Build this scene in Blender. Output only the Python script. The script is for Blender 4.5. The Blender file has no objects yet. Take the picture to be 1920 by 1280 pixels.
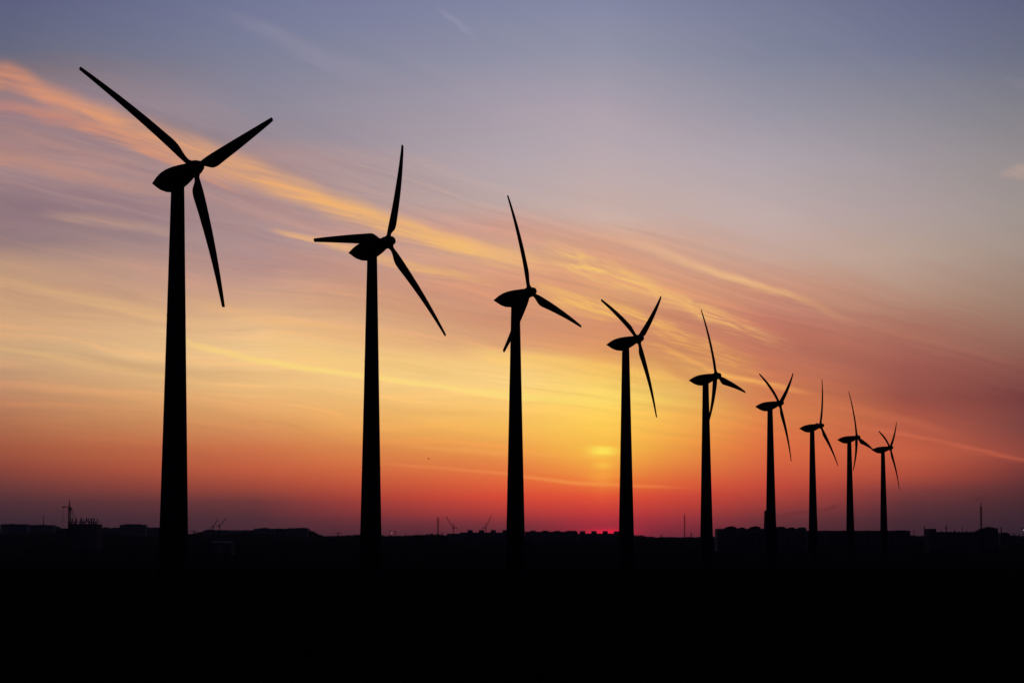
import bpy, bmesh, math, random
from mathutils import Vector, Matrix, noise
random.seed(7)
S = bpy.context.scene
COL = S.collection

# ------------------------------------------------------------------ camera
F = 2046.9            # focal length in photo pixels (1920 wide)
PITCH = 0.0373
HY = 1050.0           # eye level in the photograph
EYE = 4.0
H = 75.0              # hub height above the eye
cam = bpy.data.cameras.new('camera')
cam.sensor_width = 36.0
cam.lens = 36.0 * F / 1920
cam.shift_y = (HY - F * math.tan(PITCH) - 640) / 1920
cam.clip_start = 0.5
cam.clip_end = 60000
co = bpy.data.objects.new('camera', cam)
co.location = (0, 0, EYE)
co.rotation_euler = (math.pi / 2 + PITCH, 0, 0)
COL.objects.link(co)
S.camera = co
CY = HY - F * math.tan(PITCH)


def ray(px, py):
    a = (px - 960) / F
    b = (CY - py) / F
    c, s = math.cos(PITCH), math.sin(PITCH)
    return Vector((a, c - b * s, s + b * c))


def at(px, py, D):
    r = ray(px, py)
    r = r * (D / r.y)
    return Vector((r.x, r.y, r.z + EYE))


def wx(px, D):
    return at(px, 1000, D).x


def wz(py, D):
    return at(960, py, D).z


# ------------------------------------------------------------------ helpers
def lin(c):
    out = []
    for v in c:
        v = v / 255
        out.append(v / 12.92 if v <= 0.04045 else ((v + 0.055) / 1.055) ** 2.4)
    return tuple(out)


def mat(name, col, col2=None, scale=0.5, rough=0.95, spec=0.0, emit=None, detail=6):
    m = bpy.data.materials.new(name)
    m.use_nodes = True
    nt = m.node_tree
    b = nt.nodes['Principled BSDF']
    b.inputs['Roughness'].default_value = rough
    b.inputs['Specular IOR Level'].default_value = spec
    tc = nt.nodes.new('ShaderNodeTexCoord')
    nz = nt.nodes.new('ShaderNodeTexNoise')
    nz.inputs['Scale'].default_value = scale
    nz.inputs['Detail'].default_value = detail
    rp = nt.nodes.new('ShaderNodeValToRGB')
    c2 = col2 or tuple(v * 0.6 for v in col)
    rp.color_ramp.elements[0].position = 0.3
    rp.color_ramp.elements[0].color = (*c2, 1)
    rp.color_ramp.elements[1].position = 0.7
    rp.color_ramp.elements[1].color = (*col, 1)
    nt.links.new(tc.outputs['Object'], nz.inputs['Vector'])
    nt.links.new(nz.outputs['Fac'], rp.inputs['Fac'])
    nt.links.new(rp.outputs['Color'], b.inputs['Base Color'])
    if emit:
        b.inputs['Emission Color'].default_value = (*emit[0], 1)
        b.inputs['Emission Strength'].default_value = emit[1]
    return m


M = {
    'turbine': mat('silhouette_dark_steel', (0.03, 0.03, 0.034), (0.018, 0.018, 0.02), 0.3),  # white in reality; backlit silhouette darkness is put into the base colour
    'blade': mat('silhouette_dark_laminate', (0.026, 0.026, 0.03), (0.018, 0.018, 0.02), 0.4),  # blades likewise: silhouette shade painted in as near-black colour
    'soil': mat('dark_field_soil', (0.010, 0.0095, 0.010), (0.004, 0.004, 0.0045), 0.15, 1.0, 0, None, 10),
    'concrete': mat('grey_panel_concrete', (0.20, 0.19, 0.19), (0.11, 0.11, 0.115), 0.12),
    'brick': mat('dull_grey_brick', (0.11, 0.10, 0.10), (0.07, 0.062, 0.062), 0.2),
    'roof': mat('bitumen_roof', (0.03, 0.03, 0.032), None, 0.3),
    'glass': mat('dark_window_glass', (0.03, 0.035, 0.045), None, 0.4, 0.3, 0.2),
    'steel': mat('painted_crane_steel', (0.05, 0.03, 0.025), None, 0.5),
    'tin': mat('grey_sheet_metal_roof', (0.30, 0.32, 0.36), (0.2, 0.22, 0.26), 0.2),
    'leaf': mat('dark_leaves', (0.045, 0.055, 0.03), (0.02, 0.028, 0.014), 0.4),
    'bark': mat('bark', (0.05, 0.04, 0.03), None, 1.0),
    'feather': mat('dark_feathers', (0.05, 0.045, 0.045), None, 3.0),
    'lamp': mat('lamp_glass_warm', (0.8, 0.7, 0.5), None, 1.0, emit=((1.0, 0.62, 0.3), 2.2)),
    'lamp_pink': mat('lamp_glass_pale', (0.8, 0.7, 0.7), None, 1.0, emit=((1.0, 0.66, 0.62), 1.6)),
}


def link(name, bm, m, parent=None, smooth=False, recalc=True):
    me = bpy.data.meshes.new(name)
    if recalc: bmesh.ops.recalc_face_normals(bm, faces=bm.faces)
    bm.to_mesh(me)
    bm.free()
    for mm in (m if isinstance(m, (list, tuple)) else [m]):
        me.materials.append(mm)
    if smooth:
        for p in me.polygons:
            p.use_smooth = True
    o = bpy.data.objects.new(name, me)
    COL.objects.link(o)
    if parent:
        o.parent = parent
    return o


def tag(o, label=None, cat=None, group=None, kind=None):
    if label: o['label'] = label
    if cat: o['category'] = cat
    if group: o['group'] = group
    if kind: o['kind'] = kind
    return o


def empty(name, loc, label, cat, group=None):
    o = bpy.data.objects.new(name, None)
    o.location = loc
    o.empty_display_size = 1
    COL.objects.link(o)
    return tag(o, label, cat, group)


def box(bm, x0, x1, y0, y1, z0, z1, mi=0):
    v = [bm.verts.new((x, y, z)) for z in (z0, z1) for y in (y0, y1) for x in (x0, x1)]
    fs = [(0, 1, 3, 2), (4, 6, 7, 5), (0, 4, 5, 1), (1, 5, 7, 3), (3, 7, 6, 2), (2, 6, 4, 0)]
    for f in fs:
        bm.faces.new([v[i] for i in f]).material_index = mi


def bar(bm, p, q, r, n=4, r2=None):
    p, q = Vector(p), Vector(q)
    d = q - p
    if d.length < 1e-6: return
    d.normalize()
    up = Vector((0, 0, 1)) if abs(d.z) < 0.9 else Vector((1, 0, 0))
    a = d.cross(up).normalized()
    b = d.cross(a)
    r2 = r if r2 is None else r2
    rings = []
    for c, rr in ((p, r), (q, r2)):
        rings.append([bm.verts.new(c + (a * math.cos(t) + b * math.sin(t)) * rr)
                      for t in [2 * math.pi * (k + .5) / n for k in range(n)]])
    for k in range(n):
        bm.faces.new([rings[0][k], rings[0][(k + 1) % n], rings[1][(k + 1) % n], rings[1][k]])
    bm.faces.new(rings[0][::-1])
    bm.faces.new(rings[1])


def lattice(bm, p, q, w, r, bays=None):
    p, q = Vector(p), Vector(q)
    d = q - p
    L = d.length
    d.normalize()
    up = Vector((0, 0, 1)) if abs(d.z) < 0.9 else Vector((1, 0, 0))
    a = d.cross(up).normalized() * (w / 2)
    b = d.cross(a).normalized() * (w / 2)
    cs = [a + b, a - b, -a - b, -a + b]
    for c in cs: bar(bm, p + c, q + c, r)
    n = bays or max(2, int(L / (w * 1.3)))
    for i in range(n):
        s, e = p + d * (L * i / n), p + d * (L * (i + 1) / n)
        for k in range(4):
            c0, c1 = cs[k], cs[(k + 1) % 4]
            if i % 2: c0, c1 = c1, c0
            bar(bm, s + c0, e + c1, r * 0.7)


def loft(bm, rings, cap=True):
    vs = [[bm.verts.new(p) for p in r] for r in rings]
    n = len(vs[0])
    for i in range(len(vs) - 1):
        for k in range(n):
            bm.faces.new([vs[i][k], vs[i][(k + 1) % n], vs[i + 1][(k + 1) % n], vs[i + 1][k]])
    if cap:
        bm.faces.new(vs[0][::-1])
        bm.faces.new(vs[-1])


# ------------------------------------------------------------------ ground
def sm(t):
    t = max(0.0, min(1.0, t))
    return t * t * (3 - 2 * t)


BUMPS = [(120, 210, 19.0), (480, 95, 13.0), (905, 140, 4.0), (1560, 200, 5.0)]


def ground_z(x, y):
    t = sm((y - 600) / 2400)
    z = 60.0 * t
    px = 960 + F * x / max(y, 200)
    for c, w, h in BUMPS:
        z += h * math.exp(-((px - c) / w) ** 2) * sm((y - 1500) / 1100)
    if y > 3200: z -= (y - 3200) * 0.004
    amp = 0.12 + 2.2 * sm((y - 700) / 1800)
    z += amp * noise.noise(Vector((x / 170, y / 170, 3.1)))
    z += 0.10 * noise.noise(Vector((x / 9, y / 9, 1.7))) * (1 - sm((y - 60) / 500))
    return z


def ys():
    y = -600.0
    out = []
    while y < 9000:
        out.append(y)
        d = abs(y)
        y += max(3.0, d * 0.045)
    return out + [9000.0]


bm = bmesh.new()
rows = []
for y in ys():
    hw = 600 + 1.1 * abs(y)
    n = 120
    rows.append([bm.verts.new((-hw + 2 * hw * i / n, y, ground_z(-hw + 2 * hw * i / n, y))) for i in range(n + 1)])
for a, b in zip(rows, rows[1:]):
    for i in range(len(a) - 1):
        bm.faces.new([a[i], a[i + 1], b[i + 1], b[i]])
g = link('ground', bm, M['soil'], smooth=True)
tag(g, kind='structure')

# ------------------------------------------------------------------ wind turbines
OVER, REAR, CONE, TAU, RR = 0.06507 * H, 0.09979 * H, 0.03335, 0.10518, 0.37391 * H
FIT = [
    (-0.8696, 2.8059, 2.1474, 0.3683, 0.9714),
    (-0.4475, 3.4595, 2.1574, 6.0416, 0.9724),
    (0.0133, 4.1064, 2.1553, 5.4333, 0.9616),
    (0.5210, 4.9714, 2.1560, 0.2967, 0.9794),
    (1.0653, 5.9751, 2.1633, 5.3545, 0.9958),
    (1.6646, 7.0104, 2.1557, 0.3720, 1.0151),
    (2.2581, 8.1828, 2.1792, 6.0728, 1.0332),
    (2.7780, 8.9621, 2.1738, 5.4299, 1.0351),
    (3.3368, 9.7915, 2.1634, 0.2962, 1.0291),
]
AX = EYE + H      # height of the rotor axis at the tower


def ring(r, z, n=40):
    return [(r * math.cos(2 * math.pi * k / n), r * math.sin(2 * math.pi * k / n), z) for k in range(n)]


def tower_mesh():
    bm = bmesh.new()
    top = AX - 0.018 * H
    prof = [(0.0480, -2.0), (0.0480, 0.5), (0.0455, 0.52), (0.0350, 0.54)]
    for i in range(0, 13):
        t = i / 12
        prof.append(((0.0352 + (0.0150 - 0.0352) * t ** 0.95), 0.6 + (top - 0.6) * t))
    prof[-1] = (0.0150, top)
    loft(bm, [ring(r * H, z) for r, z in prof])
    # flange rings where the tower sections are bolted together
    for t in (0.33, 0.66):
        z = 0.6 + (top - 0.6) * t
        r = (0.0352 + (0.0150 - 0.0352) * t ** 0.95) * H
        loft(bm, [ring(r + 0.02, z - .12), ring(r + .045, z - .1), ring(r + .045, z + .1), ring(r + 0.02, z + .12)])
    # door
    return bm


def nacelle_mesh():
    Z = [(0.0, .0006, -.0010, .0015), (.05, .0042, -.0072, .0050), (.13, .0098, -.0180, .0100), (.20, .0135, -.0265, .0145),
         (.30, .0178, -.0350, .0190), (.42, .0200, -.0398, .0225), (.50, .0202, -.0400, .0238), (.60, .0198, -.0370, .0242),
         (.72, .0185, -.0310, .0225), (.82, .0172, -.0250, .0198), (.885, .0160, -.0200, .0175)]
    P = [(t, a + .008 * (1 - t), b + .008 * (1 - t), w) for t, a, b, w in Z]
    L = REAR + OVER
    rings_ = []
    for t, zt, zb, hw in P:
        y = -REAR + t * L
        zc, hh = (zt + zb) / 2, (zt - zb) / 2
        r = []
        for k in range(32):
            a = 2 * math.pi * k / 32
            c, s = math.cos(a), math.sin(a)
            e = 0.78
            r.append((hw * H * math.copysign(abs(c) ** e, c), y, (zc + hh * math.copysign(abs(s) ** e, s)) * H))
        rings_.append(r)
    bm = bmesh.new()
    loft(bm, rings_)
    return bm


def hub_mesh():
    bm = bmesh.new()
    P = [(-.0200, .0150), (-.0185, .0178), (-.010, .0192), (0.000, .0190), (.008, .0178), (.0130, .0160), (.0150, .0135),
         (.0205, .0128), (.0240, .0105), (.0262, .0068), (.0270, .0022)]
    rs = []
    for y, r in P:
        rs.append([(r * H * math.cos(2 * math.pi * k / 36), y * H, r * H * math.sin(2 * math.pi * k / 36)) for k in range(36)])
    loft(bm, rs)
    return bm


def collar_mesh():      # blade bearing collar, local z = outward
    bm = bmesh.new()
    loft(bm, [ring(.0078 * H, .010 * H, 24), ring(.0094 * H, .0165 * H, 24), ring(.0094 * H, .0205 * H, 24), ring(.0076 * H, .0240 * H, 24)])
    return bm


def blade_mesh():       # x = leading edge side, y = upwind, z = outward, metres
    bm = bmesh.new()
    # r/R, chord/H, leading edge/H, thickness ratio, twist deg
    P = [(.050, .0140, .0070, 1.0, 9), (.075, .0142, .0071, 1.0, 9), (.095, .0165, .0075, .82, 9), (.12, .0230, .0083, .58, 9),
         (.140, .0288, .0089, .45, 8.8), (.16, .0333, .0093, .38, 8.5), (.18, .0360, .0096, .33, 8.2), (.205, .0372, .0097, .31, 8), (.23, .0371, .0096, .30, 7.6), (.26, .0362, .0096, .29, 7.2),
         (.34, .0335, .0093, .28, 6.2), (.46, .0300, .0089, .28, 4.5), (.58, .0260, .0082, .28, 3), (.70, .0218, .0073, .28, 2),
         (.82, .0176, .0064, .28, 1.4), (.92, .0140, .0055, .28, 1), (.99, .0112, .0049, .28, 1), (1.0, .0096, .0043, .26, 1)]
    rings_ = []
    for r, c, le, th, tw in P:
        rr = []
        b = math.radians(tw)
        for k in range(24):
            a = 2 * math.pi * k / 24
            u = (1 - math.cos(a)) / 2                      # 0 at leading edge
            s = 1 if a <= math.pi else -1
            if th >= 0.99:
                t = math.sin(a) * 0.5
            else:
                yt = 5 * (0.2969 * math.sqrt(u) - .126 * u - .3516 * u * u + .2843 * u ** 3 - .1015 * u ** 4)
                circ = abs(math.sin(a)) * 0.5
                w = max(0, min(1, (th - .3) / .7))
                t = s * th * ((1 - w) * yt + w * circ)
            x = (le - u * c) * H
            y = t * c * H
            rr.append((x * math.cos(b) - y * math.sin(b), x * math.sin(b) + y * math.cos(b) + .021 * RR * 4 * max(0, r - .08) * (1 - r), r * RR))
        rings_.append(rr)
    loft(bm, rings_)
    return bm


LABELS = [
    'tallest black wind turbine, nearest and leftmost, seen steeply from below',
    'second black wind turbine from the left, one blade pointing left over its nacelle',
    'black wind turbine whose lower blade crosses behind its tower, third from left',
    'black wind turbine with two raised blades, fourth from left, beside the sun glow',
    'black wind turbine fifth from left, drooping blade hugging the tower',
    'black wind turbine with smoke drifting at right of its foot, sixth from left',
    'third smallest black wind turbine, seventh from left, only two blades showing clearly',
    'small black wind turbine, second from the far end, blade reaching the last nacelle',
    'smallest and farthest black wind turbine at the right end of the row',
]
proto = {}
for i, (fx, fy, phi, ph, dr) in enumerate(FIT):
    X, Y = fx * H, fy * H
    gz = ground_z(X, Y)
    root = empty('wind_turbine', (X, Y, 0), LABELS[i], 'wind turbine', 'wind turbines standing in a row across the field')
    sp, cp, st, ct = math.sin(phi), math.cos(phi), math.sin(TAU), math.cos(TAU)
    a = Vector((sp * ct, cp * ct, st))
    e1 = Vector((cp, -sp, 0))
    e2 = e1.cross(a)
    N = Matrix((e1, a, e2)).transposed().to_4x4()
    if i == 0:
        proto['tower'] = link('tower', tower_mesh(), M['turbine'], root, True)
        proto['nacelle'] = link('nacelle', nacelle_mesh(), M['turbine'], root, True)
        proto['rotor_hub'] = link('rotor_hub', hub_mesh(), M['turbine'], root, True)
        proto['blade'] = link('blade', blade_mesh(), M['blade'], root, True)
        proto['blade_collar'] = link('blade_collar', collar_mesh(), M['turbine'], proto['blade'], True)
        used = set()

    def get(kind, parent, first):
        if first:
            return proto[kind]
        c = proto[kind].copy()
        COL.objects.link(c)
        c.parent = parent
        return c
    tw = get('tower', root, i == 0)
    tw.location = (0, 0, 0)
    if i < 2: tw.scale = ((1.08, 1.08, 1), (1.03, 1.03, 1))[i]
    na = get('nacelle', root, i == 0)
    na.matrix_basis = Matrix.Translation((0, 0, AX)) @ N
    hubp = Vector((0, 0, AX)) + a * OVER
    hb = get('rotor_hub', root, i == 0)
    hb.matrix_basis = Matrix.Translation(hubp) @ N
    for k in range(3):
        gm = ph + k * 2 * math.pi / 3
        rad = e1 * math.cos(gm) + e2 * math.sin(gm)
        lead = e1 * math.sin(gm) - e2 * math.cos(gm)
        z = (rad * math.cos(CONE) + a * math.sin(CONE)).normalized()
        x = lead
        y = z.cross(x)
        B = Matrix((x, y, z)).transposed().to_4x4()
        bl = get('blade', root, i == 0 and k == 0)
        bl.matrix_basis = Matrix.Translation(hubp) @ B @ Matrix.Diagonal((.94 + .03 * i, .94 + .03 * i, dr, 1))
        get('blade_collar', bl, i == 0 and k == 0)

# ------------------------------------------------------------------ the town on the ridge
def facade_wall(bm, x0, x1, y0, y1, z0, z1, nx, nz):
    """box whose camera side has recessed window openings (slot 1 = glass)"""
    v = lambda x, y, z: bm.verts.new((x, y, z))
    q = lambda pts, mi=0: setattr(bm.faces.new([v(*p) for p in pts]), 'material_index', mi)
    q([(x1, y0, z0), (x1, y1, z0), (x1, y1, z1), (x1, y0, z1)])
    q([(x0, y1, z0), (x0, y0, z0), (x0, y0, z1), (x0, y1, z1)])
    q([(x1, y1, z0), (x0, y1, z0), (x0, y1, z1), (x1, y1, z1)])
    q([(x0, y0, z1), (x1, y0, z1), (x1, y1, z1), (x0, y1, z1)])
    cw, ch = (x1 - x0) / nx, (z1 - z0) / nz
    for i in range(nx):
        for j in range(nz):
            a0, a1 = x0 + i * cw, x0 + (i + 1) * cw
            b0, b1 = z0 + j * ch, z0 + (j + 1) * ch
            w0, w1 = a0 + cw * .24, a1 - cw * .24
            h0, h1 = b0 + ch * .3, b1 - ch * .2
            yi = y0 + 0.35
            q([(a0, y0, b0), (a1, y0, b0), (a1, y0, h0), (a0, y0, h0)])
            q([(a0, y0, h1), (a1, y0, h1), (a1, y0, b1), (a0, y0, b1)])
            q([(a0, y0, h0), (w0, y0, h0), (w0, y0, h1), (a0, y0, h1)])
            q([(w1, y0, h0), (a1, y0, h0), (a1, y0, h1), (w1, y0, h1)])
            q([(w0, yi, h0), (w1, yi, h0), (w1, yi, h1), (w0, yi, h1)], 1)
            q([(w0, y0, h0), (w1, y0, h0), (w1, yi, h0), (w0, yi, h0)])
            q([(w0, yi, h1), (w1, yi, h1), (w1, y0, h1), (w0, y0, h1)])
            q([(w0, y0, h0), (w0, yi, h0), (w0, yi, h1), (w0, y0, h1)])
            q([(w1, yi, h0), (w1, y0, h0), (w1, y0, h1), (w1, yi, h1)])


def block(label, px0, px1, ptop, D, depth=14, cat='apartment building', name='apartment_building', m='concrete',
          roof_items=(), balconies=0, group=None, storey=3.0, bay=4.0):
    x0, x1 = wx(px0, D), wx(px1, D)
    zt = wz(ptop, D)
    cx = (x0 + x1) / 2
    zb = min(ground_z(x0, D), ground_z(x1, D), ground_z(cx, D + depth)) - 1.0
    if zt - zb < 5: zb = zt - 5
    root = empty(name, (cx, D, zb), label, cat, group)
    w = (x1 - x0) / 2
    h = zt - zb
    bm = bmesh.new()
    nz = max(1, round(h / storey))
    facade_wall(bm, -w, w, 0, depth, 0, h, max(2, round(2 * w / bay)), nz)
    link('wall', bm, [M[m], M['glass']], root)
    bm = bmesh.new()
    box(bm, -w - .3, w + .3, -.3, depth + .3, h + .003, h + .35)
    link('roof', bm, M['roof'], root)
    for it in roof_items:
        kind, a, b, pt = it[:4]
        ra, rb = wx(a, D) - cx, wx(b, D) - cx
        hh = wz(pt, D) - zb
        bm = bmesh.new()
        if kind == 'house':                # lift and stair housing
            box(bm, ra, rb, 2, depth - 3, h + .353, hh - .3)
            box(bm, ra - .3, rb + .3, 1.7, depth - 2.7, hh - .297, hh)
            link('roof_housing', bm, M[m], root)
        elif kind == 'vault':              # low arched attic
            n = 8
            pr = []
            for k in range(n + 1):
                t = math.pi * k / n
                pr.append(((ra + rb) / 2 - (rb - ra) / 2 * math.cos(t) * (1 - .12 * math.sin(t)), h + .353 + (hh - h - .35) * math.sin(t) ** 1.0))
            loft(bm, [[(x, y, z) for x, z in pr] for y in (1.0, depth - 1.0)])
            link('attic_vault', bm, M['roof'], root)
        elif kind == 'cap':                # hipped cap
            c = (ra + rb) / 2
            base = [bm.verts.new(p) for p in ((ra, 1, h + .353), (rb, 1, h + .353), (rb, depth - 1, h + .353), (ra, depth - 1, h + .353))]
            t_ = bm.verts.new((c, depth / 2, hh))
            bm.faces.new(base[::-1])
            for k in range(4): bm.faces.new([base[k], base[(k + 1) % 4], t_])
            link('roof_cap', bm, M['roof'], root)
        elif kind == 'vent':
            bar(bm, ((ra + rb) / 2, depth / 2, h + .3), ((ra + rb) / 2, depth / 2, hh), (rb - ra) / 2, 8)
            link('vent_pipe', bm, M['steel'], root)
        elif kind == 'aerial':
            c = (ra + rb) / 2
            bar(bm, (c, 3, h + .3), (c, 3, hh), 0.12, 6)
            for q in (.95, .8, .65):
                zq = h + (hh - h) * q
                bar(bm, (c - .7, 3, zq), (c + .7, 3, zq), .06)
            link('aerial', bm, M['steel'], root)
    for k in range(1, balconies + 1):
        z = h * k / nz
        if k >= nz: break
        bm = bmesh.new()
        pr = [(-.003, z - .12), (-.003, z + .05), (-1.08, z + .05), (-1.08, z + 1.0), (-1.2, z + 1.0), (-1.2, z - .12)]
        loft(bm, [[(x_, y_, z_) for y_, z_ in pr] for x_ in (-w + 1.2, w - 1.2)])
        link('balcony_gallery', bm, M['brick'], root)
    return root


G1 = 'apartment buildings along the skyline'
block('long low block at the left edge of the skyline', 1, 50, 982.5, 2300, roof_items=[('house', 19, 22, 981)], group=G1)
block('low flat block below the thin mast at far left', 56, 99, 984, 2320, group=G1, roof_items=[('house', 70, 84, 983)])
block('small low block right of the unfinished tower', 192, 201, 988.4, 2300, group=G1)
block('squat block between the unfinished tower and the raised block', 209, 225, 989, 2320, group=G1)
block('raised broad block left of the nearest turbine tower', 224, 272, 983.5, 2250, group=G1, roof_items=[('house', 231, 262, 982)])
block('low block touching the left side of the nearest turbine tower', 273, 300, 988.6, 2300, group=G1)
block('low stepped block under the pair of slanted crane jibs', 383, 424, 993.4, 2500, group=G1, roof_items=[('house', 388, 397, 992)])
block('low block right of the pair of cranes', 426, 470, 993.8, 2520, group=G1)
block('block with one roof housing, left in the row right of the nearest turbine', 476, 514, 990.8, 2480, group=G1, roof_items=[('house', 488, 502, 989)])
block('small flat block in the middle of the row right of the nearest turbine', 515, 537, 991, 2500, group=G1, roof_items=[('house', 516, 527, 990)])
block('block at the right end of the row, where the hill slopes down', 538, 576, 989.8, 2480, group=G1, roof_items=[('house', 556, 571, 988.8)])
block('low flat shed left of the long block with roof housings', 838, 862, 1000.2, 1950, group=G1, cat='building', name='storage_building')
block('long block with square roof housings behind the third turbine', 862, 984, 998, 1900, group=G1, balconies=3,
      roof_items=[('house', 876.5, 886, 993), ('house', 898, 907.5, 993), ('house', 920, 929.5, 993), ('house', 942, 952, 993), ('house', 964, 974, 993.5)])
block('long block with flat housings right of the third turbine tower', 984.5, 1083, 996.6, 1890, group=G1, balconies=3,
      roof_items=[('house', 994, 1004.5, 994.2), ('house', 1017, 1028, 994.2), ('house', 1040, 1050, 994.4), ('house', 1062, 1081, 994.4)])
block('long block with box housings standing against the red sun glow', 1084, 1186, 1000, 1900, group=G1, balconies=3,
      roof_items=[('house', 1088, 1097.5, 995), ('house', 1109.5, 1119, 995), ('house', 1131, 1140, 995), ('house', 1152, 1162, 995.4), ('house', 1172, 1181, 995.4)])
block('arched-roof apartment block behind the sixth turbine', 1345, 1512, 991.3, 1400, 16, balconies=8, storey=3.0, group=G1,
      roof_items=[('vault', 1361, 1383, 986), ('vault', 1387, 1398, 988), ('vault', 1408, 1427.5, 985.8), ('vault', 1456, 1475, 986.5),
                  ('vault', 1480, 1492, 988), ('house', 1501, 1511.5, 988), ('aerial', 1350, 1352, 986.5)])
block('long flat-topped block behind the three farthest turbines', 1513, 1707, 994.8, 1450, 18, balconies=8, group=G1,
      roof_items=[('vent', 1553, 1555, 992.6), ('vent', 1586, 1588, 992.8), ('vent', 1630, 1632, 992.6), ('house', 1683, 1700, 993.4)])
block('works building with a stubby corner tower, vents and a tall mast', 1756, 1847, 997.2, 1380, 20, 'factory', 'factory_building', m='brick', storey=4.2, bay=5,
      roof_items=[('vent', 1758, 1760.5, 992.5), ('vent', 1779.3, 1781.2, 984.5), ('vent', 1795, 1797.5, 993), ('vent', 1770, 1772, 994.5), ('vent', 1787, 1788.6, 994.8),
                  ('vent', 1803, 1804.4, 994.8), ('vent', 1810.6, 1811.4, 984), ('vent', 1818, 1820, 994.3), ('vent', 1828, 1829.5, 994.8), ('house', 1839.5, 1846.5, 993)])
block('narrow end tower at the left of the works building', 1742.5, 1755.6, 991.2, 1376, 18, 'building', 'stair_tower', m='brick', storey=4, bay=4)
block('square tower with a pointed cap at the right of the works building', 1847.6, 1871.5, 990.3, 1376, 20, 'building', 'tower_building', m='brick', storey=4, bay=4,
      roof_items=[('cap', 1851, 1869, 986.2)])
block('domed low hall at the far right edge of the skyline', 1876, 1894, 1001, 1600, 16, 'building', 'hall_building', m='brick', roof_items=[('vault', 1876.5, 1893.5, 997.8)])


# pale roofed shed in the dip right of the nearest tower
def shed(label, px0, px1, pt, pe, D):
    x0, x1 = wx(px0, D), wx(px1, D)
    cx = (x0 + x1) / 2
    zb = ground_z(cx, D) - 1
    ze, zt = wz(pe, D) - zb, wz(pt, D) - zb
    r = empty('warehouse', (cx, D, zb), label, 'warehouse', 'pale roofed warehouses in the dip')
    w = (x1 - x0) / 2
    bm = bmesh.new()
    box(bm, -w, w, 0, 18, 0, ze)
    for k in range(5):
        c = -w + 2 * w * (k + .5) / 5
        box(bm, c - 1.2, c + 1.2, -.06, -.003, 0.5, min(3.4, ze * .7), 1)
    link('wall', bm, [M['brick'], M['glass']], r)
    bm = bmesh.new()
    pts = [(-.5, ze + .003), (9, zt), (18.5, ze + .003), (18.5, ze + .2), (9, zt + .2), (-.5, ze + .2)]
    loft(bm, [[(x, y, z) for y, z in pts] for x in (-w - .4, w + .4)])
    link('roof', bm, M['tin'], r)


shed('pale roofed warehouse left of the pair, right of the nearest tower', 396, 410, 1014.5, 1016.2, 1250)
shed('pale roofed warehouse right of the pair, right of the nearest tower', 414, 433, 1014.6, 1016.4, 1240)

# unfinished concrete tower with columns
D = 1500
zt = wz(977.2, D)
x0, x1 = wx(127.5, D), wx(181.5, D)
zb = ground_z((x0 + x1) / 2, D) - 1
r = empty('construction_building', ((x0 + x1) / 2, D, zb), 'unfinished dark concrete tower block with bare columns rising from its roof', 'construction site')
w, h = (x1 - x0) / 2, zt - zb
nf = int(h / 3.1)
for k in range(nf + 1):
    bm = bmesh.new()
    z = h * k / nf
    inset = 1.2 if k == nf else 0
    box(bm, -w, w - inset, 0, 20, z - .3, z)
    link('floor_slab', bm, M['concrete'], r)
bm = bmesh.new()
for k in range(nf - 1):
    z = h * k / nf + .003
    box(bm, -w + .3, w - .3, .4, 19.6, z, z + h / nf - .306)
link('infill_wall', bm, M['brick'], r)
for px, wd, tp in ((140, 2.2, 971), (149.6, 2.2, 971), (153.6, 1.0, 972), (159.8, 2.2, 971), (163.6, 1.6, 971), (169, 2.4, 971), (174, 1.7, 971), (180.4, .9, 971.3), (129.3, 2.2, 970.7), (133.5, 1.6, 971.5)):
    bm = bmesh.new()
    c = wx(px, D) - r.location.x
    zz = h * (nf - 1) / nf
    box(bm, c - wd * .37, c + wd * .37, 3, 4.4, h + .003, wz(tp, D) - zb)
    link('column', bm, M['concrete'], r)
bm = bmesh.new()
for i in range(13):
    c = -w + .8 + i * (2 * w - 2.8) / 12
    if i in (4, 8): continue
    box(bm, c - 1.0, c + 1.0, 1.2, 1.6, h * (nf - 1) / nf + .003, h - .303)
link('formwork_panel', bm, M['brick'], r)


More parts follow.
